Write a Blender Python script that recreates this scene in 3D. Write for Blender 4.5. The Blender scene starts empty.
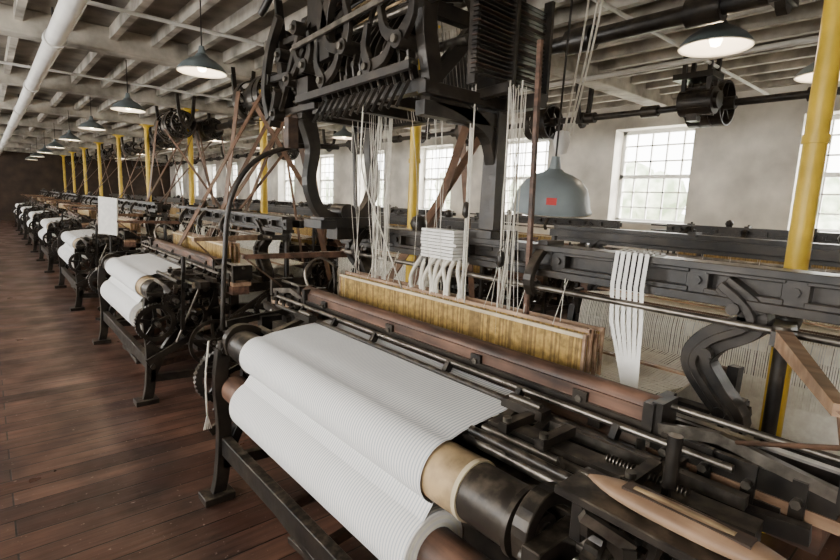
import bpy, math, random
from mathutils import Vector, Matrix, Euler
random.seed(7)
V=Vector
# ---------------------------------------------------------------- materials
def new_mat(name):
    m=bpy.data.materials.new(name); m.use_nodes=True
    nt=m.node_tree; b=nt.nodes['Principled BSDF']
    return m,nt,b
def simple(name,col,rough=.5,metal=0,noise=.15,scale=8,bump=0.0,col2=None,emit=None,es=0,coat=0,dust=None,dcol=(.22,.175,.125)):
    m,nt,b=new_mat(name)
    b.inputs['Roughness'].default_value=rough; b.inputs['Metallic'].default_value=metal
    tc=nt.nodes.new('ShaderNodeTexCoord'); n=nt.nodes.new('ShaderNodeTexNoise')
    n.inputs['Scale'].default_value=scale; n.inputs['Detail'].default_value=6
    nt.links.new(tc.outputs['Object'],n.inputs['Vector'])
    r=nt.nodes.new('ShaderNodeValToRGB')
    c2=col2 or tuple(min(1,c*(1+noise*2)) for c in col)
    c1=tuple(c*(1-noise) for c in col)
    r.color_ramp.elements[0].color=(*c1,1); r.color_ramp.elements[1].color=(*c2,1)
    r.color_ramp.elements[0].position=.35; r.color_ramp.elements[1].position=.7
    nt.links.new(n.outputs['Fac'],r.inputs['Fac']); out=r.outputs['Color']
    if dust:
        # lint and dust settles on upward faces
        g=nt.nodes.new('ShaderNodeNewGeometry'); sp=nt.nodes.new('ShaderNodeSeparateXYZ'); nt.links.new(g.outputs['Normal'],sp.inputs[0])
        mr=nt.nodes.new('ShaderNodeMapRange'); mr.inputs[1].default_value=.1; mr.inputs[2].default_value=1.0; mr.inputs[3].default_value=.1; mr.inputs[4].default_value=1
        nt.links.new(sp.outputs['Z'],mr.inputs[0])
        n2=nt.nodes.new('ShaderNodeTexNoise'); n2.inputs['Scale'].default_value=23; n2.inputs['Detail'].default_value=8
        nt.links.new(tc.outputs['Object'],n2.inputs['Vector'])
        m2=nt.nodes.new('ShaderNodeMapRange'); m2.inputs[1].default_value=.42; m2.inputs[2].default_value=.7; m2.inputs[3].default_value=.0; m2.inputs[4].default_value=dust
        nt.links.new(n2.outputs['Fac'],m2.inputs[0])
        mu=nt.nodes.new('ShaderNodeMath'); mu.operation='MULTIPLY'; nt.links.new(mr.outputs[0],mu.inputs[0]); nt.links.new(m2.outputs[0],mu.inputs[1])
        mx=nt.nodes.new('ShaderNodeMix'); mx.data_type='RGBA'; nt.links.new(mu.outputs[0],mx.inputs[0]); nt.links.new(out,mx.inputs[6]); mx.inputs[7].default_value=(*dcol,1)
        out=mx.outputs[2]
        rr=nt.nodes.new('ShaderNodeMapRange'); rr.inputs[3].default_value=rough-.12; rr.inputs[4].default_value=rough+.2
        nt.links.new(n2.outputs['Fac'],rr.inputs[0]); nt.links.new(rr.outputs[0],b.inputs['Roughness'])
    nt.links.new(out,b.inputs['Base Color'])
    if bump:
        bp=nt.nodes.new('ShaderNodeBump'); bp.inputs['Strength'].default_value=bump; bp.inputs['Distance'].default_value=.01
        nt.links.new(n.outputs['Fac'],bp.inputs['Height']); nt.links.new(bp.outputs['Normal'],b.inputs['Normal'])
    if emit:
        b.inputs['Emission Color'].default_value=(*emit,1); b.inputs['Emission Strength'].default_value=es
    if coat: b.inputs['Coat Weight'].default_value=coat
    return m
def stripes(name,c1,c2,axis,freq,pos=.5,rough=.8,sharp=.05,c3=None):
    m,nt,b=new_mat(name); b.inputs['Roughness'].default_value=rough
    tc=nt.nodes.new('ShaderNodeTexCoord'); w=nt.nodes.new('ShaderNodeTexWave')
    w.bands_direction=axis; w.inputs['Scale'].default_value=freq; w.inputs['Distortion'].default_value=0
    nt.links.new(tc.outputs['Object'],w.inputs['Vector'])
    r=nt.nodes.new('ShaderNodeValToRGB'); r.color_ramp.elements[0].position=pos-sharp; r.color_ramp.elements[1].position=pos+sharp
    r.color_ramp.elements[0].color=(*c1,1); r.color_ramp.elements[1].color=(*c2,1)
    nt.links.new(w.outputs['Fac'],r.inputs['Fac'])
    n=nt.nodes.new('ShaderNodeTexNoise'); n.inputs['Scale'].default_value=5
    nt.links.new(tc.outputs['Object'],n.inputs['Vector'])
    mx=nt.nodes.new('ShaderNodeMix'); mx.data_type='RGBA'; mx.blend_type='MULTIPLY'; mx.inputs[0].default_value=.1
    nt.links.new(r.outputs['Color'],mx.inputs[6]); nt.links.new(n.outputs['Fac'],mx.inputs[7])
    nt.links.new(mx.outputs[2],b.inputs['Base Color'])
    bp=nt.nodes.new('ShaderNodeBump'); bp.inputs['Strength'].default_value=.25; bp.inputs['Distance'].default_value=.01
    nt.links.new(n.outputs['Fac'],bp.inputs['Height']); nt.links.new(bp.outputs['Normal'],b.inputs['Normal'])
    return m
def wood(name,c1,c2,rough=.45,axis=1,scale=6,mul=.4):
    m,nt,b=new_mat(name); b.inputs['Roughness'].default_value=rough
    tc=nt.nodes.new('ShaderNodeTexCoord'); mp=nt.nodes.new('ShaderNodeMapping')
    s=[scale*4]*3; s[axis]=scale*.35; mp.inputs['Scale'].default_value=s
    n=nt.nodes.new('ShaderNodeTexNoise'); n.inputs['Scale'].default_value=1; n.inputs['Detail'].default_value=8
    nt.links.new(tc.outputs['Object'],mp.inputs['Vector']); nt.links.new(mp.outputs['Vector'],n.inputs['Vector'])
    r=nt.nodes.new('ShaderNodeValToRGB'); r.color_ramp.elements[0].color=(*c1,1); r.color_ramp.elements[1].color=(*c2,1)
    r.color_ramp.elements[0].position=.36; r.color_ramp.elements[1].position=.66
    nt.links.new(n.outputs['Fac'],r.inputs['Fac'])
    n2=nt.nodes.new('ShaderNodeTexNoise'); n2.inputs['Scale'].default_value=7; n2.inputs['Detail'].default_value=7
    nt.links.new(tc.outputs['Object'],n2.inputs['Vector'])
    r2=nt.nodes.new('ShaderNodeMapRange'); r2.inputs[1].default_value=.35; r2.inputs[2].default_value=.65; r2.inputs[3].default_value=.25; r2.inputs[4].default_value=1
    nt.links.new(n2.outputs['Fac'],r2.inputs[0])
    mx=nt.nodes.new('ShaderNodeMix'); mx.data_type='RGBA'; mx.blend_type='MULTIPLY'; mx.inputs[0].default_value=mul
    nt.links.new(r.outputs['Color'],mx.inputs[6]); nt.links.new(r2.outputs[0],mx.inputs[7])
    nt.links.new(mx.outputs[2],b.inputs['Base Color'])
    mr=nt.nodes.new('ShaderNodeMapRange'); mr.inputs[3].default_value=rough-.12; mr.inputs[4].default_value=rough+.3; nt.links.new(n2.outputs['Fac'],mr.inputs[0]); nt.links.new(mr.outputs[0],b.inputs['Roughness'])
    return m
IRON=simple('cast_iron',(.009,.0082,.0075),.34,.2,.3,7,.35,col2=(.038,.029,.021),dust=.6)
STEEL=simple('worn_steel',(.17,.15,.125),.3,.85,.4,16,dust=.25)
WOODR=wood('red_brown_wood',(.065,.032,.02),(.23,.12,.075),.45,mul=.85)
WOODL=wood('light_wood',(.3,.175,.1),(.56,.37,.23),.42,mul=.6)
WOODD=wood('dark_wood',(.035,.02,.013),(.09,.05,.03),.5)
CLOTH=stripes('striped_cotton_cloth',(.52,.55,.59),(.92,.9,.86),'Y',24,.3,.85,.22)
SELV=simple('warp_cotton',(.92,.88,.78),.9,0,.06,30)
WARP2=simple('warp_cotton_grey',(.78,.72,.6),.9,0,.12,30)
GOLD=simple('gold_heddle_wire',(.37,.235,.06),.5,.1,.3,40)
GOLDD=simple('gold_heddle_shadow',(.22,.135,.04),.6,.1,.25,40)  # darker gold tone, mixed at random among the heddle wires
CREAM=simple('cream_wood',(.6,.5,.33),.6,0,.15,10)
CORD=simple('white_cord',(.68,.64,.55),.9,0,.1,30)
PAPER=simple('pattern_card_white',(.82,.8,.75),.8,0,.05,20)
TAN=simple('tan_wrap',(.3,.21,.11),.6,0,.4,12)
LEATHER=simple('leather_belt',(.12,.065,.038),.5,0,.3,10)
YELLOW=simple('yellow_paint',(.66,.44,.03),.4,0,.12,5)
ENAM=simple('grey_enamel',(.25,.29,.3),.35,0,.12,6)
ENAM2=simple('green_grey_enamel',(.13,.155,.16),.4,0,.12,6)
WHITEENAM=simple('white_enamel',(.85,.82,.76),.4,0,.02,6)
BULB=simple('bulb_glass',(1,1,1),.3,0,0,5,emit=(1,.82,.56),es=22)
RED=simple('red_plastic',(.6,.03,.03),.4,0,.05,5)
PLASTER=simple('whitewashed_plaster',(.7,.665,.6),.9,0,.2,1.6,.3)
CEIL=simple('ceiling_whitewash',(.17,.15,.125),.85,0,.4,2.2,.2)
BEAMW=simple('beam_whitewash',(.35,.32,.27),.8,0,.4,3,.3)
PIPEW=simple('white_painted_pipe',(.66,.64,.6),.5,0,.08,3)
FRAMEW=simple('white_window_paint',(.8,.8,.77),.5,0,.04,5)
DARKW=simple('dark_end_wall',(.045,.028,.018),.8,0,.3,2)
LEAF=simple('hedge_leaves',(.36,.47,.28),.9,0,.3,3,.6,col2=(.8,.84,.68))
GRASS=simple('yard_ground',(.45,.45,.4),.9,0,.2,2)
def floor_mat():
    m,nt,b=new_mat('worn_plank_floor')
    tc=nt.nodes.new('ShaderNodeTexCoord')
    br=nt.nodes.new('ShaderNodeTexBrick')
    br.inputs['Scale'].default_value=1; br.inputs['Brick Width'].default_value=3.1; br.inputs['Row Height'].default_value=.15
    br.inputs['Mortar Size'].default_value=.005; br.inputs['Mortar Smooth'].default_value=.3
    br.inputs['Color1'].default_value=(.07,.032,.022,1); br.inputs['Color2'].default_value=(.18,.09,.06,1); br.inputs['Mortar'].default_value=(.006,.004,.003,1)
    nt.links.new(tc.outputs['Object'],br.inputs['Vector'])
    mp=nt.nodes.new('ShaderNodeMapping'); mp.inputs['Scale'].default_value=(1.2,14,1)
    n=nt.nodes.new('ShaderNodeTexNoise'); n.inputs['Scale'].default_value=1.5; n.inputs['Detail'].default_value=8
    nt.links.new(tc.outputs['Object'],mp.inputs['Vector']); nt.links.new(mp.outputs['Vector'],n.inputs['Vector'])
    mx=nt.nodes.new('ShaderNodeMix'); mx.data_type='RGBA'; mx.blend_type='OVERLAY'; mx.inputs[0].default_value=.9
    nt.links.new(br.outputs['Color'],mx.inputs[6]); nt.links.new(n.outputs['Fac'],mx.inputs[7])
    n2=nt.nodes.new('ShaderNodeTexNoise'); n2.inputs['Scale'].default_value=2.3; n2.inputs['Detail'].default_value=7
    nt.links.new(tc.outputs['Object'],n2.inputs['Vector'])
    r2=nt.nodes.new('ShaderNodeMapRange'); r2.inputs[1].default_value=.34; r2.inputs[2].default_value=.66; r2.inputs[3].default_value=.22; r2.inputs[4].default_value=1
    nt.links.new(n2.outputs['Fac'],r2.inputs[0])
    hs=nt.nodes.new('ShaderNodeMix'); hs.data_type='RGBA'; hs.blend_type='MULTIPLY'; hs.inputs[0].default_value=.8
    nt.links.new(mx.outputs[2],hs.inputs[6]); nt.links.new(r2.outputs[0],hs.inputs[7])
    n3=nt.nodes.new('ShaderNodeTexNoise'); n3.inputs['Scale'].default_value=38; n3.inputs['Detail'].default_value=4
    nt.links.new(tc.outputs['Object'],n3.inputs['Vector'])
    r3=nt.nodes.new('ShaderNodeMapRange'); r3.inputs[1].default_value=.66; r3.inputs[2].default_value=.74; r3.inputs[4].default_value=.6
    nt.links.new(n3.outputs['Fac'],r3.inputs[0])
    ms=nt.nodes.new('ShaderNodeMix'); ms.data_type='RGBA'; nt.links.new(r3.outputs[0],ms.inputs[0]); nt.links.new(hs.outputs[2],ms.inputs[6]); ms.inputs[7].default_value=(.35,.28,.24,1)
    nt.links.new(ms.outputs[2],b.inputs['Base Color'])
    r=nt.nodes.new('ShaderNodeMapRange'); r.inputs[1].default_value=.3; r.inputs[2].default_value=.7; r.inputs[3].default_value=.6; r.inputs[4].default_value=.26
    nt.links.new(n2.outputs['Fac'],r.inputs[0]); nt.links.new(r.outputs[0],b.inputs['Roughness'])
    bp=nt.nodes.new('ShaderNodeBump'); bp.inputs['Strength'].default_value=.5; bp.inputs['Distance'].default_value=.004
    nt.links.new(br.outputs['Fac'],bp.inputs['Height']); bp.invert=True
    b2=nt.nodes.new('ShaderNodeBump'); b2.inputs['Strength'].default_value=.3; b2.inputs['Distance'].default_value=.01
    nt.links.new(n.outputs['Fac'],b2.inputs['Height']); nt.links.new(bp.outputs['Normal'],b2.inputs['Normal'])
    nt.links.new(b2.outputs['Normal'],b.inputs['Normal'])
    return m
FLOOR=floor_mat()
# ---------------------------------------------------------------- mesh builder
class MB:
    def __init__(s): s.v=[];s.f=[];s.m=[];s.sm=[];s.mats=[]
    def mi(s,mat):
        if mat not in s.mats: s.mats.append(mat)
        return s.mats.index(mat)
    def add(s,vs,fs,mat,smooth=False):
        o=len(s.v); s.v+= [tuple(p) for p in vs]; k=s.mi(mat)
        for f in fs: s.f.append(tuple(i+o for i in f)); s.m.append(k); s.sm.append(smooth)
    def box(s,c,sz,mat,rot=None):
        hx,hy,hz=[a/2 for a in sz]; vs=[V((x,y,z)) for x in(-hx,hx) for y in(-hy,hy) for z in(-hz,hz)]
        if rot: R=Euler(rot).to_matrix(); vs=[R@p for p in vs]
        vs=[p+V(c) for p in vs]
        s.add(vs,[(0,1,3,2),(4,6,7,5),(0,4,5,1),(2,3,7,6),(0,2,6,4),(1,5,7,3)],mat)
    def beam(s,p0,p1,w,h,mat,w2=None,h2=None,up=(0,0,1)):
        p0=V(p0);p1=V(p1);d=(p1-p0).normalized();u=V(up)
        if abs(d.dot(u))>.98: u=V((1,0,0))
        r=d.cross(u).normalized();u=r.cross(d)
        w2=w if w2 is None else w2; h2=h if h2 is None else h2
        vs=[]
        for p,a,b in((p0,w,h),(p1,w2,h2)):
            for sx,sz in((-1,-1),(1,-1),(1,1),(-1,1)): vs.append(p+r*sx*a/2+u*sz*b/2)
        s.add(vs,[(0,3,2,1),(4,5,6,7),(0,1,5,4),(1,2,6,5),(2,3,7,6),(3,0,4,7)],mat)
    def cyl(s,p0,p1,r,mat,seg=16,r2=None,cap=True):
        p0=V(p0);p1=V(p1);d=(p1-p0).normalized();u=V((0,0,1))
        if abs(d.dot(u))>.98:u=V((1,0,0))
        a=d.cross(u).normalized();b=a.cross(d); r2=r if r2 is None else r2
        vs=[]
        for p,q in((p0,r),(p1,r2)):
            for i in range(seg):
                t=2*math.pi*i/seg; vs.append(p+a*math.cos(t)*q+b*math.sin(t)*q)
        s.add(vs,[(i,(i+1)%seg,seg+(i+1)%seg,seg+i) for i in range(seg)],mat,True)
        if cap:
            s.add(vs[:seg],[tuple(range(seg))[::-1]],mat); s.add(vs[seg:],[tuple(range(seg))],mat)
    def tube(s,pts,r,mat,seg=8):
        pts=[V(p) for p in pts]; n=len(pts); rings=[]
        prev=None
        for i,p in enumerate(pts):
            d=(pts[min(i+1,n-1)]-pts[max(i-1,0)]).normalized()
            if prev is None:
                u=V((0,0,1)) if abs(d.z)<.9 else V((1,0,0)); a=d.cross(u).normalized()
            else:
                a=(prev-d*prev.dot(d)).normalized()
            prev=a; b=d.cross(a); rr=r[i] if isinstance(r,(list,tuple)) else r
            rings+= [p+a*math.cos(2*math.pi*k/seg)*rr+b*math.sin(2*math.pi*k/seg)*rr for k in range(seg)]
        fs=[]
        for i in range(n-1):
            for k in range(seg): fs.append((i*seg+k,i*seg+(k+1)%seg,(i+1)*seg+(k+1)%seg,(i+1)*seg+k))
        fs.append(tuple(range(seg))[::-1]); fs.append(tuple(range((n-1)*seg,n*seg)))
        s.add(rings,fs,mat,True)
    def strip(s,pts,w,y0,y1,mat,axis='y'):
        """cast band: polyline in xz (or yz) plane with width w (number or list) extruded"""
        P=[V((p[0],p[1])) for p in pts]; n=len(P); L=[];R=[]
        for i,p in enumerate(P):
            d=(P[min(i+1,n-1)]-P[max(i-1,0)]).normalized(); nn=V((-d.y,d.x)); ww=w[i] if isinstance(w,(list,tuple)) else w
            L.append(p+nn*ww/2); R.append(p-nn*ww/2)
        vs=[]
        for y in(y0,y1):
            for q in L+R:
                vs.append((q.x,y,q.y) if axis=='y' else (y,q.x,q.y))
        fs=[];N=2*n
        for i in range(n-1):
            fs+=[(i,i+1,n+i+1,n+i),(N+i,N+n+i,N+n+i+1,N+i+1),(i,N+i,N+i+1,i+1),(n+i,n+i+1,N+n+i+1,N+n+i)]
        fs+=[(0,n,N+n,N),(n-1,N+n-1,N+2*n-1,2*n-1)]
        s.add(vs,fs,mat)
    def sheet(s,prof,y0,y1,mat,th=0.004,smooth=True,ny=1):
        n=len(prof); vs=[]
        for j in range(ny+1):
            y=y0+(y1-y0)*j/ny
            vs+=[(p[0],y,p[1]) for p in prof]
        fs=[(j*n+i,j*n+i+1,(j+1)*n+i+1,(j+1)*n+i) for j in range(ny) for i in range(n-1)]
        s.add(vs,fs,mat,smooth)
    def lathe(s,c,prof,mat,seg=28,cap=False):
        """prof list (r,z)"""
        vs=[];n=len(prof)
        for i in range(seg):
            t=2*math.pi*i/seg
            vs+=[(c[0]+r*math.cos(t),c[1]+r*math.sin(t),c[2]+z) for r,z in prof]
        s.add(vs,[(i*n+k,((i+1)%seg)*n+k,((i+1)%seg)*n+k+1,i*n+k+1) for i in range(seg) for k in range(n-1)],mat,True)
    def wheel(s,c,r,w,mat,rim=.03,spokes=5,teeth=0,hub=.035,seg=36):
        """wheel with axis along y"""
        cx,cy,cz=c; N=teeth*2 if teeth else seg; vs=[]
        for y in(cy-w/2,cy+w/2):
            for rr in(0,1):
                for i in range(N):
                    t=2*math.pi*i/N
                    if rr==0: q=r-rim
                    else: q=r+(0.008 if (teeth and i%2) else 0)
                    vs.append((cx+q*math.cos(t),y,cz+q*math.sin(t)))
        fs=[]
        for i in range(N):
            j=(i+1)%N
            fs+=[(i,j,N+j,N+i),(2*N+i,3*N+i,3*N+j,2*N+j),(N+i,N+j,3*N+j,3*N+i),(i,2*N+i,2*N+j,j)]
        s.add(vs,fs,mat,not teeth and False)
        s.cyl((cx,cy-w*.7,cz),(cx,cy+w*.7,cz),hub,mat,14)
        for k in range(spokes):
            t=2*math.pi*(k+.3)/spokes
            s.beam((cx,cy,cz),(cx+(r-rim*.7)*math.cos(t),cy,cz+(r-rim*.7)*math.sin(t)),w*.5,rim*.9,mat,up=(-math.sin(t),0.001,math.cos(t)))
    def mesh(s,name):
        me=bpy.data.meshes.new(name); me.from_pydata(s.v,[],s.f)
        for m in s.mats: me.materials.append(m)
        me.polygons.foreach_set('material_index',s.m); me.polygons.foreach_set('use_smooth',s.sm)
        me.update(); return me
def link(o,parent=None):
    bpy.context.scene.collection.objects.link(o)
    if parent: o.parent=parent
    return o
def obj(name,mb,loc=(0,0,0),parent=None,bevel=0):
    me=mb if isinstance(mb,bpy.types.Mesh) else mb.mesh(name)
    o=bpy.data.objects.new(name,me); o.location=loc; link(o,parent)
    if bevel:
        b=o.modifiers.new('bevel','BEVEL'); b.width=bevel; b.segments=1; b.limit_method='ANGLE'; b.angle_limit=math.radians(50)
    return o
def empty(name,loc=(0,0,0),rz=0):
    e=bpy.data.objects.new(name,None); e.empty_display_size=.2; e.location=loc; e.rotation_euler=(0,0,rz); return link(e)
def catmull(pts,n=6):
    P=[V(p) for p in pts]; out=[]
    P=[P[0]*2-P[1]]+P+[P[-1]*2-P[-2]]
    for i in range(1,len(P)-2):
        for k in range(n):
            t=k/n; a,b,c,d=P[i-1],P[i],P[i+1],P[i+2]
            out.append(.5*((2*b)+(c-a)*t+(2*a-5*b+4*c-d)*t*t+(3*b-a-3*c+d)*t**3))
    out.append(P[-2]); return out
# ---------------------------------------------------------------- room
H=3.45; XW=8.0; XL=-2.8; Y0=-3.0; Y1=31.0
def box_obj(name,lo,hi,mat):
    m=MB(); m.box([(a+b)/2 for a,b in zip(lo,hi)],[b-a for a,b in zip(lo,hi)],mat); return obj(name,m)
box_obj('floor',(XL,Y0,-.1),(XW,Y1,0),FLOOR)
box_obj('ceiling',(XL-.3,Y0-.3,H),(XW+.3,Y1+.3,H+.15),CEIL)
box_obj('wall_end',(XL-.3,Y1,0),(XW+.3,Y1+.3,H),DARKW)
box_obj('wall_near',(XL-.3,Y0-.3,0),(XW+.3,Y0,H),PLASTER)
def wall_with_windows(name,x0,x1,wins,z0,z1):
    m=MB(); xc=(x0+x1)/2; w=x1-x0
    def bx(ya,yb,za,zb): m.box((xc,(ya+yb)/2,(za+zb)/2),(w,yb-ya,zb-za),PLASTER)
    bx(Y0,Y1,0,z0); bx(Y0,Y1,z1,H)
    y=Y0
    for a,b in wins: bx(y,a,z0,z1); y=b
    bx(y,Y1,z0,z1); return obj(name,m)
WZ0,WZ1=1.45,2.95
wins=[(.62+2.55*k,1.86+2.55*k) for k in range(-1,12)]
wall_with_windows('wall_right',XW,XW+.45,wins,WZ0,WZ1)
winsL=[(-1.2+3.0*k,.5+3.0*k) for k in range(0,11)]  # unseen windows, added to bring in light from the left
wall_with_windows('wall_left',XL-.3,XL,winsL,1.0,3.0)
def window(n,x,a,b,z0,z1,cols,rows,sx):
    m=MB(); xc=x
    for y in(a,b): m.box((xc,y+(.03 if y==a else -.03),(z0+z1)/2),(.07,.06,z1-z0),FRAMEW)
    for z in(z0,z1,(z0+z1)/2): m.box((xc,(a+b)/2,z+(.03 if z==z0 else (-.03 if z==z1 else 0))),(.07,b-a,.06),FRAMEW)
    for i in range(1,cols): m.box((xc,a+(b-a)*i/cols,(z0+z1)/2),(.035,.022,z1-z0),FRAMEW)
    for i in range(1,rows): m.box((xc,(a+b)/2,z0+(z1-z0)*i/rows),(.035,b-a,.022),FRAMEW)
    m.box((xc+sx*.14,(a+b)/2,z0-.0),(.36,b-a+.1,.04),FRAMEW)
    obj('window_%d'%n,m)
for i,(a,b) in enumerate(wins): window(i+1,XW+.3,a,b,WZ0,WZ1,5,6,-1)
for i,(a,b) in enumerate(winsL): window(i+20,XL-.2,a,b,1.0,3.0,4,6,1)
GY=[-2.6,.65]+[3.65+3.35*k for k in range(9)]
m=MB()
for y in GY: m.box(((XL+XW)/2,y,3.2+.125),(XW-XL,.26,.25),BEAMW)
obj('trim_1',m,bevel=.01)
m=MB()
x=XL+.25; k=0
while x<XW:
    m.box((x,(Y0+Y1)/2,3.385),(.07,Y1-Y0,.13),BEAMW); x+=.42
obj('trim_2',m)
for y in GY[1:]:
    m=MB(); m.cyl((0,0,0),(0,0,3.2),.05,YELLOW,24); m.cyl((0,0,0),(0,0,.12),.09,YELLOW,24,.06); m.cyl((0,0,3.12),(0,0,3.2),.055,YELLOW,24,.1)
    m.box((0,0,3.19),(.26,.26,.02),YELLOW)
    m.cyl((0,0,2.0),(0,0,2.04),.058,YELLOW,24)
    obj('yellow_column',m,(3.05,y,0))
# ---------------------------------------------------------------- outside
m=MB(); m.box((14,14,-.6),(12,50,.1),GRASS); obj('yard_ground',m)
m=MB(); random.seed(3)
for k in range(90):
    c=V((15+random.uniform(-.6,.6),-4+random.uniform(0,38),random.uniform(.2,2.4))); r=random.uniform(.5,1.0)
    m.lathe((c.x,c.y,c.z),[(.001,-r),(r*.7,-r*.7),(r,0),(r*.75,r*.65),(.001,r)],LEAF,9)
obj('garden_hedge',m)
# ---------------------------------------------------------------- loom (local: x depth 0 front, y width, z up)
def threads(m,prof,y0,y1,n,mat,duty=.5,jit=.003):
    for i in range(n):
        y=y0+(y1-y0)*(i+.5)/n; h=(y1-y0)/n*duty/2; y+=random.uniform(-jit,jit)
        m.sheet(prof,y-h,y+h,mat,smooth=False)
random.seed(11)
RZ=1.43
F=MB()
for sy in(-1,1):
    a,b=sorted((sy*.98,sy*1.03))
    F.strip(catmull([(.0,0),(.03,.15),(.045,.4),(.03,.65),(.05,.84)],4),[.07]*17,a,b,IRON)
    F.strip(catmull([(1.47,0),(1.42,.15),(1.38,.45),(1.42,.7),(1.4,.9)],4),[.09]*17,a,b,IRON)
    F.strip([(0.03,.84),(.4,.84),(.9,.86),(1.42,.88)],.08,a,b,IRON)
    F.strip([(.03,.2),(.7,.16),(1.42,.2)],.06,a,b,IRON)
    F.strip(catmull([(.05,.22),(.2,.5),(.45,.66),(.7,.7),(1.0,.66),(1.25,.5),(1.4,.22)],4),.05,a,b,IRON)
    F.strip([(.7,.16),(.7,.86)],.07,a,b,IRON)
    F.strip(catmull([(.1,.84),(.25,.6),(.4,.42),(.7,.2)],4),.045,a,b,IRON)
    for x in(.0,1.47): F.box((x,sy*1.0,.02),(.16,.12,.04),IRON)
    for x,z in((.05,.84),(.4,.84),(.7,.45),(1.0,.86),(.05,.3),(1.4,.3),(.05,.6),(.2,.85),(.55,.86)):
        F.cyl((x,sy*.97,z),(x,sy*1.06,z),.02,IRON if x<.1 else STEEL,6)
    q0,q1=sorted((sy*.94,sy*.985))
    F.strip(catmull([(.07,.82),(.06,.9),(.11,.95),(.19,.94),(.25,.9)],4),.04,q0,q1,IRON)
    # S-shaped arch legs, curving in the width direction
    S=catmull([(sy*1.04,RZ),(sy*1.12,1.365),(sy*1.13,1.31),(sy*1.03,1.24),(sy*.99,1.16),(sy*1.05,1.07),(sy*1.12,.98),(sy*1.06,.86)],5)
    F.strip(S,[.06+.035*math.sin(math.pi*i/(len(S)-1)) for i in range(len(S))],.91,.985,IRON,axis='x')
    F.strip(S,.025,.885,1.01,IRON,axis='x')
    F.box((.96,sy*1.06,.89),(.3,.2,.06),IRON)
    for y,z in((1.09,1.36),(1.03,1.2),(1.09,1.02)): F.cyl((.87,sy*y,z),(.9,sy*y,z),.02,IRON,8)
for x,z,w,h in((.05,.3,.05,.1),(1.4,.3,.05,.09),(.72,.18,.05,.09),(.26,.86,.1,.06),(1.4,.8,.06,.08)):
    F.box((x,0,z),(w,1.98,h),IRON)
F.beam((.05,.95,.32),(.1,-.3,.12),.05,.03,IRON)
F.beam((.05,-.95,.32),(.1,.3,.12),.05,.03,IRON)
F.beam((.12,.95,.5),(.2,-.95,.5),.03,.05,IRON)
for y in(-.5,-.2,.15,.5): F.beam((.2,y,.14),(1.3,y+.05,.22),.035,.05,WOODD); F.cyl((.8,y,.2),(.8,y,.84),.006,STEEL,5)
F.beam((.35,.9,.35),(.45,-.9,.35),.05,.05,IRON)
# arch rail (slotted I section)
F.box((.95,-.15,RZ+.05),(.11,2.75,.025),IRON); F.box((.95,-.15,RZ-.055),(.1,2.75,.03),IRON); F.box((.975,-.15,RZ),(.02,2.75,.09),IRON)
for k in range(11):
    y=-1.5+k*.27
    F.box((.95,y,RZ),(.05,.07,.09),IRON); F.box((.935,y+.135,RZ+.035),(.03,.22,.022),IRON); F.box((.935,y+.135,RZ-.035),(.03,.22,.022),IRON)
    F.cyl((.915,y,RZ),(.93,y,RZ),.016,IRON,6)
F.cyl((.86,-1.4,RZ-.11),(.86,1.1,RZ-.11),.012,STEEL,8)
F.box((1.08,-.15,RZ+.0),(.04,2.7,.06),IRON)
for y in(-.35,.3,.95):
    F.strip(catmull([(.86,RZ-.14),(.83,RZ-.08),(.87,RZ),(.95,RZ+.07)],4),.03,y-.02,y+.02,IRON)
    F.box((.97,y,RZ+.065),(.12,.05,.03),IRON); F.cyl((.99,y,RZ+.06),(.99,y,RZ+.1),.014,IRON,6)
F.lathe((.95,.5,RZ+.1),[(.001,.05),(.035,.035),(.05,0),(.035,-.03),(.03,-.06)],IRON,12)
FRAME=F.mesh('frame')
# sley
S=MB()
for y in(-.85,.85): S.strip(catmull([(.66,.12),(.62,.4),(.58,.75),(.58,1.05)],4),.07,y-.02,y+.02,IRON)
S.box((.6,0,.93),(.13,2.86,.09),WOODR)
S.box((.53,0,.93),(.012,2.7,.07),IRON)
S.box((.585,0.03,1.06),(.08,2.12,.06),WOODR)
S.cyl((.59,-1.03,1.083),(.59,1.09,1.083),.038,WOODR,16)
for y in(-1.04,1.1): S.box((.585,y,1.07),(.1,.03,.1),IRON)
for y in(-.8,-.35,.2,.8): S.box((.538,y,1.055),(.012,.05,.05),IRON); S.cyl((.525,y,1.055),(.54,y,1.055),.012,STEEL,6)
S.box((.54,0.02,1.03),(.014,2.1,.04),IRON)
S.cyl((.5,-1.25,1.03),(.5,1.3,1.03),.011,STEEL,8)
S.cyl((.45,-1.1,.995),(.45,1.2,.995),.012,IRON,8)
S.box((.49,0,.975),(.03,2.3,.02),IRON)
for k in range(130):
    y=-.85+k*1.7/130; S.box((.6,y,1.0),(.006,.004,.08),STEEL)
for sy in(-1,1):
    for xx in(.545,.665): S.box((xx,sy*1.24,1.005),(.018,.42,.075),IRON)
    S.box((.6,sy*1.24,.97),(.14,.44,.03),WOODL)
    S.cyl((.6,sy*1.0,1.1),(.6,sy*1.5,1.1),.01,STEEL,8)
    for y in(1.02,1.46): S.box((.6,sy*y,1.06),(.15,.03,.11),IRON)
    S.strip([(sy*1.05,1.05),(sy*1.2,1.08),(sy*1.45,1.04)],.03,.53,.55,STEEL,axis='x')
    for y in(.25,.6,.95): S.strip([(.5,1.03),(.45,.95),(.42,.88)],.03,sy*y-.01,sy*y+.01,IRON)
    for k in range(4):
        y=sy*(1.08+.1*k); S.box((.53,y,1.0),(.02,.03,.1),IRON); S.cyl((.5,y,1.0),(.54,y,1.0),.012,STEEL,6)
    S.beam((.45,sy*1.05,.93),(.47,sy*1.42,.96),.03,.04,IRON); S.beam((.72,sy*1.0,1.02),(.75,sy*1.45,1.0),.03,.03,STEEL)
SLEY=S.mesh('sley')
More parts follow.
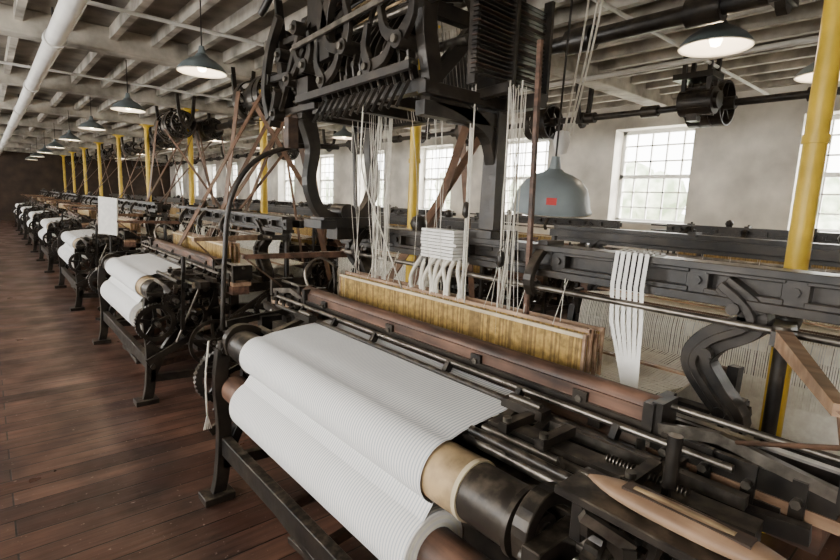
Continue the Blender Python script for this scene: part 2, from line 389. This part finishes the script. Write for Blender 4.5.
# cloth + rollers
C=MB(); cy0,cy1=-.62,.73
cx,cz,cr=.13,.86,.093
prof=[(.53,.995),(.4,.985),(.27,.975),(.2,.968)]
for k in range(0,17):
    t=math.radians(78+k*11.5); prof.append((cx+cr*1.05*math.cos(t),cz+cr*1.05*math.sin(t)))
C.sheet(prof,cy0,cy1,CLOTH,ny=8)
C.sheet([(.09,.775),(.0,.66)],cy0,cy1,CLOTH)
C.cyl((.1,cy0,.615),(.1,cy1,.615),.122,CLOTH,48)
for q in range(5): C.cyl((.1,cy0-.003-.001*q,.615),(.1,cy0,.615),.12-.011*q,SELV if q%2 else CLOTH,40)
CL=C.mesh('cloth')
R=MB()
R.cyl((cx,-.98,cz),(cx,.98,cz),.03,STEEL,12)
R.cyl((cx,-.92,cz),(cx,cy0-.12,cz),.083,IRON,32); R.cyl((cx,cy0-.12,cz),(cx,cy0+.1,cz),.088,TAN,32); R.cyl((cx,cy0+.1,cz),(cx,.9,cz),.085,IRON,32)
R.cyl((cx,cy0-.115,cz),(cx,cy0-.13,cz),.0895,CREAM,32)
R.cyl((cx,-.925,cz),(cx,-.91,cz),.093,IRON,32); R.cyl((cx,-.92,cz),(cx,-.975,cz),.05,STEEL,24)
R.cyl((cx,.82,cz),(cx,.97,cz),.08,IRON,32)
R.cyl((.1,-.97,.615),(.1,.97,.615),.075,WOODR,28); R.cyl((.1,-.99,.615),(.1,.99,.615),.025,STEEL,12)
R.cyl((.25,-1.0,.925),(.25,1.0,.925),.018,STEEL,10)
R.box((.35,-.0,.925),(.05,2.0,.06),IRON)
R.beam((.32,-.64,.965),(.36,-1.35,.965),.07,.05,IRON); R.cyl((.27,-.64,.97),(.29,-1.3,.97),.012,STEEL,8)
R.beam((.43,-.66,.985),(.45,-1.3,.985),.03,.03,STEEL); R.cyl((.2,-.65,.985),(.21,-1.2,.98),.014,IRON,8)
for y in(-.72,-.85,-1.1): R.box((.34,y,1.0),(.16,.03,.03),IRON); R.cyl((.28,y,1.0),(.28,y,1.03),.014,STEEL,6)
for y in(-.78,-.66,.8): R.beam((.24,y,.94),(.45,y+.02,1.0),.05,.03,IRON,.02,.02)
for y in(-.68,.79): R.box((.42,y,1.01),(.05,.16,.03),IRON); R.cyl((.42,y-.06,1.03),(.42,y+.06,1.03),.012,STEEL,10)
random.seed(21)
for k in range(14):
    x=random.uniform(.1,.5); y=-random.uniform(.98,1.4); z=random.uniform(.86,.95)
    R.beam((x,y,z),(x+random.uniform(-.12,.12),y+random.uniform(-.1,.1),z+random.uniform(0,.07)),random.uniform(.012,.03),random.uniform(.015,.04),IRON if k%3 else STEEL)
for k in range(22): 
    t=k/21; R.cyl((.36,-1.0-.2*t,.995),(.36,-1.0-.2*t-.003,.995),.013,STEEL,8)
ROL=R.mesh('rollers')
# heddles
Hd=MB(); h0,h1=-.66,.98
for j,x in enumerate((.76,.80,.84,.88)):
    dz=(0,.014,-.01,.01)[j]; t=1.19+dz
    Hd.box((x,(h0+h1)/2,t),(.012,h1-h0+.03,.014),CREAM if j==0 else WOODL); Hd.box((x,(h0+h1)/2,.86+dz),(.012,h1-h0+.03,.03),CREAM)
    for y in(h0-.01,h1+.01): Hd.box((x,y,1.03+dz),(.012,.012,.34),WOODL)
    n=190
    for k in range(n):
        y=h0+(h1-h0)*(k+.5)/n+random.uniform(-.0015,.0015)
        Hd.sheet([(x-.004,.875),(x-.004,1.182+dz)],y-.0041,y+.0041,GOLD if random.random()<.6 else GOLDD,smooth=False)
HED=Hd.mesh('heddle_harness')
Cd=MB()
random.seed(5)
for k in range(9):
    y=h0+.15+(h1-h0-.2)*k/8
    for dx in(0,.05): Cd.cyl((.79+dx,y,1.2),(.87+dx*.4,y+dx*.5,RZ-.06),.0016,CORD,4)
CORDS=Cd.mesh('heddle_cords')
# warp
W=MB()
threads(W,[(.62,1.0),(.85,1.03),(1.1,1.0),(1.42,1.03),(1.47,1.0),(1.5,.9),(1.52,.6)],-.9,.85,150,SELV,.78,.0012)
threads(W,[(.63,.995),(.85,.97),(1.1,.99),(1.42,1.02)],-.9,.85,140,WARP2,.65,.0015)
W.cyl((1.35,-.9,.5),(1.35,.88,.5),.17,SELV,28)
for y in(-.93,.93): W.wheel((1.35,y,.5),.27,.03,IRON,rim=.05,spokes=6)
W.cyl((1.35,-1,.5),(1.35,1,.5),.03,STEEL,10)
W.cyl((1.42,-.97,1.0),(1.42,.97,1.0),.028,WOODR,14)
for x in(1.18,): W.beam((x,-.95,1.025),(x,.95,1.025),.025,.01,WOODL)
for y in(-.97,.97): W.strip([(1.4,.85),(1.42,1.04)],.07,y-.02,y+.02,IRON)
WRP=W.mesh('warp_beam')
# gears
G=MB()
def side(sy):
    o=sy*1.09
    G.wheel((.07,o,.66),.14,.035,IRON,teeth=36,spokes=5,rim=.03)
    G.wheel((.2,o,.83),.075,.035,IRON,teeth=20,spokes=4,rim=.02)
    G.wheel((.33,o+sy*.02,.68),.11,.03,IRON,teeth=28,spokes=4,rim=.025)
    G.wheel((.74,o,.42),.24,.04,IRON,teeth=54,spokes=6,rim=.035)
    G.wheel((.98,o,.68),.13,.04,IRON,teeth=30,spokes=5,rim=.03)
    G.wheel((.47,o+sy*.08,.46),.19,.025,IRON,spokes=5,rim=.025)
    for x,z in((.07,.66),(.2,.83),(.33,.68),(.74,.42),(.98,.68),(.47,.46)): G.cyl((x,sy*.95,z),(x,o+sy*.11,z),.017,STEEL,8)
    G.strip(catmull([(.02,.5),(.12,.42),(.3,.5),(.5,.75),(.55,.95)],5),.035,o-sy*.03-.01,o-sy*.03+.01,IRON)
    G.beam((.0,o,.35),(.3,o,.5),.02,.05,IRON)
    G.beam((.1,o,.95),(.85,o+sy*.06,1.0),.02,.035,IRON); G.cyl((.2,o+sy*.05,.5),(.4,o+sy*.08,.98),.01,STEEL,8)
    G.beam((.6,o,.6),(1.2,o,.95),.02,.04,IRON)
    if sy>0: G.cyl((.85,o,.3),(.8,o+sy*.05,1.25),.012,IRON,8)
    G.box((.35,o,.93),(.12,.06,.08),IRON); G.cyl((.6,o-.02,.85),(.6,o+.02,.85),.05,IRON,14)
    if sy>0: G.tube(catmull([(.8,o,1.22),(.7,o+sy*.05,1.28),(.6,o+sy*.05,1.2),(.62,o,1.05)],5),.009,STEEL,6)
    G.cyl((1.1,sy*1.18,.25),(1.1,sy*1.18,1.34),.022,IRON,12); G.lathe((1.1,sy*1.18,1.3),[(.001,.06),(.03,.055),(.045,.02),(.03,-.04)],IRON,14)
    e=(.24,sy*1.2,1.30) if sy>0 else (.25,-1.46,1.32)
    st=(1.12,sy*1.18,1.29) if sy>0 else (.82,-1.24,1.31)
    G.beam(st,e,.04,.045,WOODR if sy>0 else WOODL,.022,.024)
    if sy<0: G.beam((1.1,-1.18,1.3),(.8,-1.245,1.31),.06,.04,IRON); G.cyl((.84,-1.23,1.34),(.84,-1.23,1.28),.02,STEEL,8)
    G.tube([e,(e[0]+.1,e[1],1.22),(.5,sy*1.25,1.1)],.006,LEATHER,5)
    G.cyl((.62,sy*1.05,.25),(1.15,sy*1.05,.3),.03,IRON,10)
side(-1);side(1)
G.cyl((.74,-1.05,.42),(.74,1.3,.42),.025,STEEL,12)
G.wheel((1.1,1.24,.48),.2,.09,IRON,rim=.02,spokes=6); G.wheel((1.1,1.35,.48),.2,.09,IRON,rim=.02,spokes=6)
G.cyl((1.1,.95,.48),(1.1,1.42,.48),.02,STEEL,10)
G.beam((.24,-1.17,.6),(.25,-1.2,1.1),.02,.03,IRON,.014,.02); G.cyl((.25,-1.2,1.05),(.252,-1.2,1.17),.016,IRON,10)
GEAR=G.mesh('gears_and_picking')
def loom(X,Y,rz=0,bev=0):
    e=empty('power_loom',(X,Y,0),rz)
    for n,me,b in(('frame',FRAME,1),('sley',SLEY,0),('striped_cloth',CL,0),('rollers',ROL,0),('heddle_harness',HED,0),('heddle_cords',CORDS,0),('warp_beam',WRP,0),('gears_and_picking',GEAR,0)):
        obj(n,me,parent=e,bevel=(bev if b else 0))
    return e
L1=loom(.85,1.6,0,.005)
RY=[5.2,9.1,13.0,16.9,20.8,24.7]
for k,y in enumerate(RY): loom(.85,y,0,.005 if k==0 else 0)
for k in range(0,7): loom(4.85,1.1+3.45*k,math.pi)
for k in range(0,6): loom(5.95,1.7+3.45*k,0)
# ---------------------------------------------------------------- dobby head on the main loom
D=MB(); random.seed(31)
for sgn,xx in((-1,.53),(1,.99)):
    pts=catmull([(.77,RZ+.08),(.77+sgn*.14,RZ+.13),(.77+sgn*.22,1.72),(.77+sgn*.2,1.92),(xx,2.08)],5)
    D.strip(pts,[.09-.03*math.sin(math.pi*i/(len(pts)-1)) for i in range(len(pts))],.97,1.03,IRON)
D.box((.77,1.0,RZ+.08),(.34,.16,.06),IRON); D.cyl((.77,.93,RZ+.14),(.77,1.07,RZ+.14),.05,IRON,14)
D.box((.88,1.0,RZ+.02),(.36,.12,.08),IRON)
D.box((.62,1.0,RZ+.07),(.1,.2,.05),IRON)
D.beam((1.0,.02,RZ),(1.0,.02,2.1),.1,.08,IRON,.08,.07)
D.box((1.0,.02,RZ+.07),(.2,.18,.06),IRON)
D.strip(catmull([(.0,1.88),(.06,1.99),(.2,2.05),(.35,2.08)],4),.05,.98,1.02,IRON,axis='x')
D.strip(catmull([(1.0,1.82),(.93,1.97),(.75,2.05),(.55,2.09)],4),.06,-.01,.05,IRON)
D.box((1.0,.48,2.1),(.06,1.42,.06),IRON); D.box((.52,.42,2.11),(.05,.9,.05),IRON)
for y in(-.02,.3,.55,.8,1.0): D.box((.76,y,2.1),(.54,.05,.05),IRON)
D.box((1.02,.42,2.26),(.05,.8,.2),IRON)
for k in range(13):
    y=.03+k*.056; w=.012
    D.strip(catmull([(.5,2.14),(.47,2.24),(.52,2.36),(.6,2.46),(.74,2.5)],3),[.03,.032,.035,.04,.045,.045,.04,.036,.034,.03,.03,.028,.025],y-w/2,y+w/2,IRON)
    D.cyl((.45,y,2.2+.05*(k%2)),(.5,y,2.2+.05*(k%2)),.014,STEEL if k%3==0 else IRON,8)
    D.beam((.47,y,2.13),(.42,y+.02,2.02),.008,.014,IRON)
for (y,z,a,b,L) in((.04,2.27,.6,2.2,.2),(.24,2.2,1.2,2.9,.18),(.44,2.32,.2,1.8,.2),(.62,2.2,1.0,2.6,.2),(.8,2.3,.5,2.0,.16)):
    x=.43
    D.cyl((x-.03,y,z),(x+.07,y,z),.034,IRON,16); D.cyl((x-.045,y,z),(x-.028,y,z),.016,STEEL,8)
    D.strip(catmull([(y,z),(y+L*.6*math.cos(a),z+L*.5*math.sin(a)),(y+L*math.cos(a+.25),z+L*math.sin(a+.25))],3),[.055,.05,.045,.04,.035,.03,.025],x-.02,x+.005,IRON,axis='x')
    D.strip(catmull([(y,z),(y+L*.6*math.cos(b),z+L*.5*math.sin(b)),(y+L*math.cos(b-.25),z+L*math.sin(b-.25))],3),[.055,.05,.045,.04,.035,.03,.025],x-.02,x+.005,IRON,axis='x')
    D.beam((x,y+L*math.cos(a+.25),z+L*math.sin(a+.25)),(.55,y+.1,2.62),.014,.02,IRON)
D.beam((.4,-.06,2.16),(.4,.86,2.14),.02,.035,IRON); D.beam((.4,.05,2.44),(.4,.9,2.4),.016,.025,STEEL)
for y in(-.02,.76,1.0):
    D.strip(catmull([(.55,2.12),(.5,2.38),(.58,2.6),(.8,2.72),(1.0,2.62),(1.07,2.4),(1.02,2.12)],3),.075,y-.025,y+.025,IRON)
    D.strip([(.52,2.4),(1.07,2.4)],.06,y-.02,y+.02,IRON)
    D.strip(catmull([(.55,2.14),(.7,2.3),(.84,2.5),(.84,2.7)],4),.06,y-.018,y+.018,IRON)
    D.strip(catmull([(1.0,2.14),(.9,2.3),(.74,2.5),(.66,2.66)],4),.05,y-.018,y+.018,IRON)
D.strip(catmull([(.62,2.3),(.64,2.45),(.72,2.6),(.76,2.8)],4),[.09]*13,.42,.46,IRON,axis='x')
D.strip(catmull([(.64,2.42),(.6,2.56),(.5,2.66),(.46,2.8)],4),.06,.42,.46,IRON,axis='x')
for x,z,r in((.58,2.62,.022),(1.0,2.62,.02),(.8,2.75,.03),(.5,2.42,.016),(1.07,2.36,.018),(.66,2.3,.02)): D.cyl((x,-.1,z),(x,1.12,z),r,IRON if r>.02 else STEEL,10)
for k in range(30):
    y=.02+k*.0245
    D.cyl((.62,y,2.38),(.66,y,2.12),.0025,STEEL,4)
    D.cyl((.8,y,2.42),(.86,y*.9,2.06),.0025,CORD if k%5==0 else STEEL,4)
for k in range(16):
    x=.5+.03*(k%8); z=2.5+.05*(k//8)+.008*math.sin(k)
    D.tube(catmull([(x,-.12,z-.02),(x,.15,z+.03),(x,.45,z+.03),(x,.72,z)],3),.007,TAN if k%3==1 else (WOODD if k%3 else IRON),5)
for k in range(20):
    z=2.15+k*.017
    D.beam((.6,-.19,z),(1.1,-.15,z+.01),.03,.005,(IRON,IRON,WOODD)[k%3])
for x in(.62,.85,1.08): D.box((x,-.17,2.32),(.02,.045,.42),IRON)
D.strip([(-.2,2.53),(.1,2.55)],.04,.8,.84,IRON,axis='x'); D.strip([(-.2,2.13),(.1,2.11)],.04,.8,.84,IRON,axis='x')
D.wheel((.92,-.22,2.7),.12,.06,IRON,rim=.03,spokes=5); D.cyl((.92,-.28,2.7),(.92,.1,2.7),.025,IRON,10)
D.wheel((.62,1.1,2.3),.13,.03,IRON,teeth=34,spokes=5,rim=.025); D.wheel((.88,1.1,2.42),.1,.03,IRON,teeth=24,spokes=5,rim=.02)
D.wheel((.5,1.2,2.5),.07,.03,IRON,rim=.02,spokes=4)
D.beam((.5,1.16,2.12),(.46,1.2,2.72),.035,.06,IRON,.025,.04); D.beam((.42,1.18,2.2),(1.0,1.18,2.3),.03,.05,IRON)
D.beam((.44,1.22,2.05),(.42,1.1,2.22),.06,.05,IRON)
D.strip(catmull([(.62,2.72),(.75,2.8),(.95,2.82),(1.15,2.75),(1.22,2.6)],4),.06,.9,.94,IRON,axis='x')
D.strip(catmull([(1.22,2.08),(1.28,2.25),(1.22,2.45),(1.1,2.6)],4),.045,.4,.44,IRON,axis='x')
for z in(2.12,2.3,2.48): D.cyl((.41,1.25,z),(.47,1.25,z),.03,STEEL if z>2.4 else IRON,12)
for y,z in((1.15,2.1),(.98,2.26),(.9,2.5),(1.08,2.4)): D.cyl((.4,y,z),(.46,y,z),.035,IRON,14); D.cyl((.385,y,z),(.4,y,z),.014,STEEL,8)
for a,b in(((.48,1.22,2.12),(.48,.8,2.12)),((.45,1.25,2.48),(.7,.75,2.62)),((.43,1.25,2.3),(.46,.9,2.3)),((.44,1.15,2.1),(.44,.9,2.5)),((.43,.98,2.26),(.44,.85,2.4))): D.beam(a,b,.025,.032,IRON)
D.tube(catmull([(.36,1.2,2.62),(.4,1.05,2.74),(.5,.85,2.72),(.55,.7,2.6)],5),.02,IRON)
D.box((.75,.45,2.8),(.3,.6,.05),IRON); D.box((.6,.86,2.62),(.2,.16,.2),IRON); D.box((.5,.88,2.2),(.12,.12,.12),IRON)
D.box((.44,1.0,1.99),(.06,.05,.16),WOODD); D.box((.55,1.12,2.02),(.05,.05,.14),IRON)
D.box((.77,.02,2.03),(.5,.06,.06),IRON)
D.tube(catmull([(.1,1.15,.9),(.12,1.15,1.3),(.16,1.15,1.62),(.28,1.12,1.83),(.5,1.08,1.93),(.77,1.05,1.95)],6),.014,IRON)
D.cyl((1.02,1.15,.5),(.95,1.18,2.3),.014,IRON,8)
obj('dobby_head',D,parent=L1,bevel=.003)
D=MB(); random.seed(9)
for (x,y,z1) in ((.8,.72,1.2),(.84,.66,1.2),(.8,.0,1.2),(.84,.03,1.2),(.8,-.22,1.0),(.83,-.26,1.2),(.8,.69,1.1),(.78,-.04,1.2),(.86,.7,1.2),(.82,.62,1.15)):
    D.cyl((x,y,z1),(x,y*.96,2.15),.0035,CORD,5)
def wisps(y0,s,n):
    for k in range(n):
        y=y0+random.uniform(-s,s); D.tube(catmull([(.8+random.uniform(-.04,.04),y,2.12),(.8+random.uniform(-.04,.04),y+random.uniform(-.02,.02),1.7),(.82,y+random.uniform(-.05,.05),1.2)],4),.0016,CORD,4)
wisps(.68,.06,18); wisps(-.24,.04,14); wisps(.2,.2,6); wisps(.9,.04,5)
D.beam((.86,-.3,2.3),(.86,-.33,1.1),.018,.018,WOODR)
D.tube(catmull([(.5,.4,2.1),(.52,.43,1.8),(.6,.4,1.55),(.75,.38,1.2)],5),.004,CORD,5)
for (x,y,z) in((.8,-.22,1.42),(.83,.7,1.5),(.8,.0,1.62)): D.lathe((x,y,z),[(.001,.04),(.014,.03),(.018,-.02),(.001,-.04)],IRON,8)
obj('harness_cords',D,parent=L1)
P=MB()
for k in range(9): P.box((.86,.2+random.uniform(-.004,.004),RZ-.045+k*.016),(.09,.24,.013),PAPER,(0,0,random.uniform(-.05,.05)))
for k in range(9):
    y=.06+k*.033; s_=(k%3-1)
    P.tube(catmull([(.84,y,RZ-.05),(.81,y+.02*s_,1.33),(.8,y+.05*s_,1.25),(.81,y+.03*s_,1.17)],4),.011,CORD,6)
obj('pattern_cards',P,parent=L1)
T=MB()
for k in range(6):
    y=-.695-k*.022; w=.0075
    pr=[(1.02,RZ-.06,y),(1.01,RZ+.07,y),(.95,RZ+.078,y),(.885,RZ+.07,y),(.87,RZ-.05,y),(.85,1.25,y-.02),(.82,1.03,-.80-.009*k)]
    vs=[]
    for (x,z,yy) in pr: vs+=[(x,yy-w,z),(x,yy+w,z)]
    T.add(vs,[(2*i,2*i+1,2*i+3,2*i+2) for i in range(len(pr)-1)],PAPER)
obj('cotton_tapes',T,parent=L1)
T=MB(); T.tube(catmull([(-.03,.98,.9),(-.05,.98,.7),(-.045,.985,.5)],4),.005,CORD,6)
for k in range(5): T.tube([(-.045,.985,.5),(-.045+.01*(k-2),.985,.42)],.003,CORD,4)
obj('hanging_rope',T,parent=L1)
# wooden shuttle resting on right end
m=MB(); n=18; pts=[];rad=[]
for i in range(n+1):
    t=-1+2*i/n; w=.026*(1-abs(t)**3.2)+.002; pts.append((0,t*.21,0)); rad.append(w)
m.tube(pts,rad,WOODL,14); m.box((0,0,.02),(.026,.24,.012),WOODD); m.cyl((0,-.225,0),(0,-.205,0),.002,STEEL,8,.005); m.cyl((0,.205,0),(0,.225,0),.005,STEEL,8,.002)
m.cyl((0,-.09,.022),(0,.1,.022),.007,TAN,10)
o=obj('weaving_shuttle',m,(1.0,.33,1.05)); o.scale=(1.5,1,.8)
m=MB(); m.box((0,0,0),(.14,.5,.02),IRON); m.box((.0,.2,-.06),(.1,.03,.1),IRON); m.box((.0,-.2,-.06),(.1,.03,.1),IRON)
obj('shuttle_rest',m,(1.0,.33,1.02),bevel=.003)
# ---------------------------------------------------------------- line shafts, pulleys, belts
def belt(m,xa,za,ra,xb,zb,rb,y,w=.07,twist=0):
    d=V((xb-xa,zb-za)); n=V((-d.y,d.x)).normalized()
    for s in(1,-1):
        a=V((xa,za))+n*ra*s; b=V((xb,zb))+n*rb*s*(-1 if twist else 1)
        yo=.006*s if twist else 0
        m.strip([(a.x,a.y),(b.x,b.y)],.008,y-w/2+yo,y+w/2+yo,LEATHER)
def shaft(x,z,ys,belts,r=.04,big=.2):
    e=empty('line_shaft',(x,0,z))
    m=MB(); m.cyl((0,Y0+.2,0),(0,Y1-.3,0),r,IRON,16)
    y=-2
    while y<Y1-1: m.cyl((0,y-.1,0),(0,y+.1,0),r+.03,IRON,16); y+=.8375
    obj('shaft',m,parent=e)
    m=MB()
    for y in ys:
        for dy in(-.13,0,.13): m.wheel((0,y+dy,0),big,.11,IRON,rim=.015,spokes=6)
        m.cyl((0,y-.25,0),(0,y+.25,0),.06,IRON,16)
    obj('pulleys',m,parent=e)
    m=MB()
    for y in GY[1:]:
        dy=.3
        m.strip(catmull([(-.16,3.3-z),(-.13,.12),(-.0,-.1),(.13,.12),(.16,3.3-z)],5),.05,y+dy-.025,y+dy+.025,IRON); m.box((0,y+dy,0),(.16,.1,.14),IRON)
    obj('hangers',m,parent=e)
    if belts:
        m=MB()
        for y,y2 in belts:
            belt(m,0,0,.2,1.95-x,.48-z,.2,y-.05,.09,1)
        for k in range(7): 
            yb=1.1+3.45*k-1.3; belt(m,0,0,.2,3.75-x,.48-z,.2,yb,.07,0); 
        obj('leather_belts',m,parent=e)
    return e
ys1=[1.6+1.3]+[y+1.3 for y in RY]
LS=shaft(3.35,2.85,ys1+[1.1+3.45*k-1.3 for k in range(7)],[(y,0) for y in ys1],.055)
shaft(6.25,2.85,[.3,2.35,4.6,6.0,9.3,12.8],None,.04,.24)
for j,yc in enumerate((6.2,10.1)):
    lo=(2.72-3.35,yc,-.01)
    m=MB(); m.cyl((0,-.75,0),(0,.75,0),.035,IRON,14)
    for dy,r in((-.5,.2),(-.28,.25),(-.12,.25),(.12,.2),(.35,.25),(.52,.18)): m.wheel((0,dy,0),r,.13,IRON,rim=.015,spokes=6)
    for dy in(-.68,.68): m.strip(catmull([(-.14,.45),(-.1,.1),(0,-.08),(.1,.1),(.14,.45)],5),.05,dy-.025,dy+.025,IRON)
    obj('counter_shaft_pulleys',m,lo,parent=LS)
    m=MB()
    belt(m,0,0,.25,1.95-2.72,.48-2.84,.2,.24,.13,1)
    if j==0: belt(m,0,0,.2,1.6-2.72,1.0-2.84,.1,-.5,.11,0)
    belt(m,0,0,.25,3.75-2.72,.6-2.84,.2,-.2,.13,1)
    obj('counter_shaft_belts',m,lo,parent=LS)
m=MB(); m.box((0,0,.25),(.3,.4,.06),IRON); m.cyl((0,-.2,0),(0,.14,0),.14,IRON,20); m.cyl((0,-.24,0),(0,-.2,0),.09,IRON,20)
for k in range(10): 
    t=2*math.pi*k/10; m.box((.145*math.cos(t),-.03,.145*math.sin(t)),(.02,.3,.02),IRON,(0,-t,0))
for y in(-.15,.1): m.beam((-.12,y,.5),(-.08,y,.1),.04,.04,IRON); m.beam((.12,y,.5),(.08,y,.1),.04,.04,IRON)
m.box((0,.0,-.16),(.12,.1,.08),IRON)
obj('ceiling_motor',m,(5.85,2.35,2.82))
# ---------------------------------------------------------------- ceiling pipes
m=MB(); m.cyl((.6,-2.9,3.02),(.6,30.9,3.02),.075,PIPEW,20)
for y in range(0,30,3): m.cyl((.6,y,3.02),(.6,y+.12,3.02),.09,PIPEW,20); m.cyl((.6,y+.06,3.05),(.6,y+.06,3.3),.012,IRON,6)
obj('white_ceiling_pipe',m)
m=MB()
for y in(2.2,5.2,8.5): m.cyl((-2.5,y,3.17),(7.9,y,3.17),.018,PIPEW,10)
obj('electrical_conduit',m)
m=MB(); m.cyl((5.2,-2.9,3.08),(5.2,30,3.08),.025,PIPEW,10); obj('sprinkler_pipe',m)
# ---------------------------------------------------------------- lamps
def lamp(X,Y,Z,r=.2,power=14,top=3.3,bulb=True,deep=False):
    e=empty('pendant_lamp',(X,Y,Z)); EN=ENAM if deep else ENAM2
    m=MB()
    if deep: prof=[(.028,.235),(.04,.23),(.055,.215),(.1,.2),(.15,.17),(.185,.125),(.205,.07),(.213,.02),(.225,0)]
    else: prof=[(.03,.15),(.045,.145),(.06,.12),(.11,.095),(.165,.055),(.195,.018),(.205,0)]
    q=r/.2
    m.lathe((0,0,0),[(a*q,b*q) for a,b in prof],EN,32)
    m.lathe((0,0,-.002),[(max(.001,a*q-.006),b*q-.006) for a,b in prof[2:]]+[(prof[-1][0]*q,0)],WHITEENAM,32)
    zt=prof[0][1]*q
    m.cyl((0,0,zt-.01),(0,0,zt+.06),.035*q,EN,16,.022*q)
    obj('shade',m,parent=e)
    m=MB(); m.cyl((0,0,zt+.05),(0,0,top-Z),.006,IRON,6); obj('cord',m,parent=e)
    if bulb:
        m=MB(); m.lathe((0,0,.045),[(.001,-.045),(.03,-.035),(.042,0),(.03,.035),(.015,.06)],BULB,16); obj('bulb',m,parent=e)
        l=bpy.data.lights.new('lamp_light','POINT'); l.energy=power; l.color=(1,.78,.52); l.shadow_soft_size=.05
        lo=bpy.data.objects.new('lamp_light',l); lo.location=(0,0,-.06); link(lo,e)
    return e
for k in range(8): lamp(1.5,4.7+2.95*k,2.68,power=8)
for k in range(7): lamp(3.85,1.46+3.3*k,2.77,.225,power=11)
for k in range(4): lamp(4.75,1.0+3.3*k,2.68,power=8)
g=lamp(2.3,1.6,1.63,.19,bulb=False,deep=True); g.rotation_euler=(math.radians(5),math.radians(-5),0)
m=MB(); m.box((0,0,0),(.006,.05,.035),RED); o=obj('red_label',m,(-.158,-.108,.07),parent=g); o.rotation_euler=(0,.25,math.radians(33))
m=MB()
for a,b in(((2.5,1.5,3.3),(2.42,1.62,1.98)),((2.45,1.55,3.3),(2.36,1.6,2.0)),((2.55,1.5,3.3),(2.4,1.58,2.03))):
    m.tube(catmull([a,((a[0]+b[0])/2+.04,(a[1]+b[1])/2,(a[2]+b[2])/2),b],6),.006,CORD,6)
m.lathe((2.38,1.62,2.0),[(.001,.06),(.035,.05),(.045,0),(.03,-.06),(.001,-.07)],PAPER,12)
obj('hanging_cable_and_plug',m)
m=MB(); m.box((0,0,.0),(.02,.26,.46),PAPER,(0.06,.0,0)); m.cyl((.02,0,-1.3),(.02,0,-.2),.015,IRON,8); m.box((.02,0,-1.3),(.3,.3,.03),IRON)
obj('notice_board',m,(1.15,7.3,1.32)).rotation_euler=(0,0,math.radians(40))
# ---------------------------------------------------------------- light
w=bpy.data.worlds.new('World'); bpy.context.scene.world=w; w.use_nodes=True
w.node_tree.nodes['Background'].inputs[0].default_value=(1,.98,.94,1); w.node_tree.nodes['Background'].inputs[1].default_value=14
def area(name,loc,rot,sx,sy,p,col=(1,.94,.85)):
    l=bpy.data.lights.new(name,'AREA'); l.shape='RECTANGLE'; l.size=sx; l.size_y=sy; l.energy=p; l.color=col
    o=bpy.data.objects.new(name,l); o.location=loc; o.rotation_euler=rot; link(o)
for i,(a,b) in enumerate(winsL[:6]): area('window_daylight',(XL-.28,(a+b)/2,2.0),(0,math.radians(-90),0),2.0,1.7,60 if i<3 else 20,(1,.975,.95))  # fill lamps added at the unseen left windows to brighten the room
for a,b in wins[:7]: area('window_daylight_right',(XW+1.3,(a+b)/2,3.75),(0,math.radians(60),0),1.2,1.6,600)
# ---------------------------------------------------------------- camera
th=math.radians(41);p=math.radians(8.9);rho=.04
Fv=V((math.sin(th)*math.cos(p),math.cos(th)*math.cos(p),-math.sin(p)))
R0=V((math.cos(th),-math.sin(th),0)); U0=R0.cross(Fv)
Rv=R0*math.cos(rho)+U0*math.sin(rho); Uv=U0*math.cos(rho)-R0*math.sin(rho)
cam=bpy.data.cameras.new('camera'); cam.sensor_width=36; cam.lens=36*500/840; cam.clip_start=.02
co=bpy.data.objects.new('camera',cam); M=Matrix((Rv,Uv,-Fv)).transposed().to_4x4(); M.translation=V((0,0,1.65)); co.matrix_world=M
link(co); bpy.context.scene.camera=co
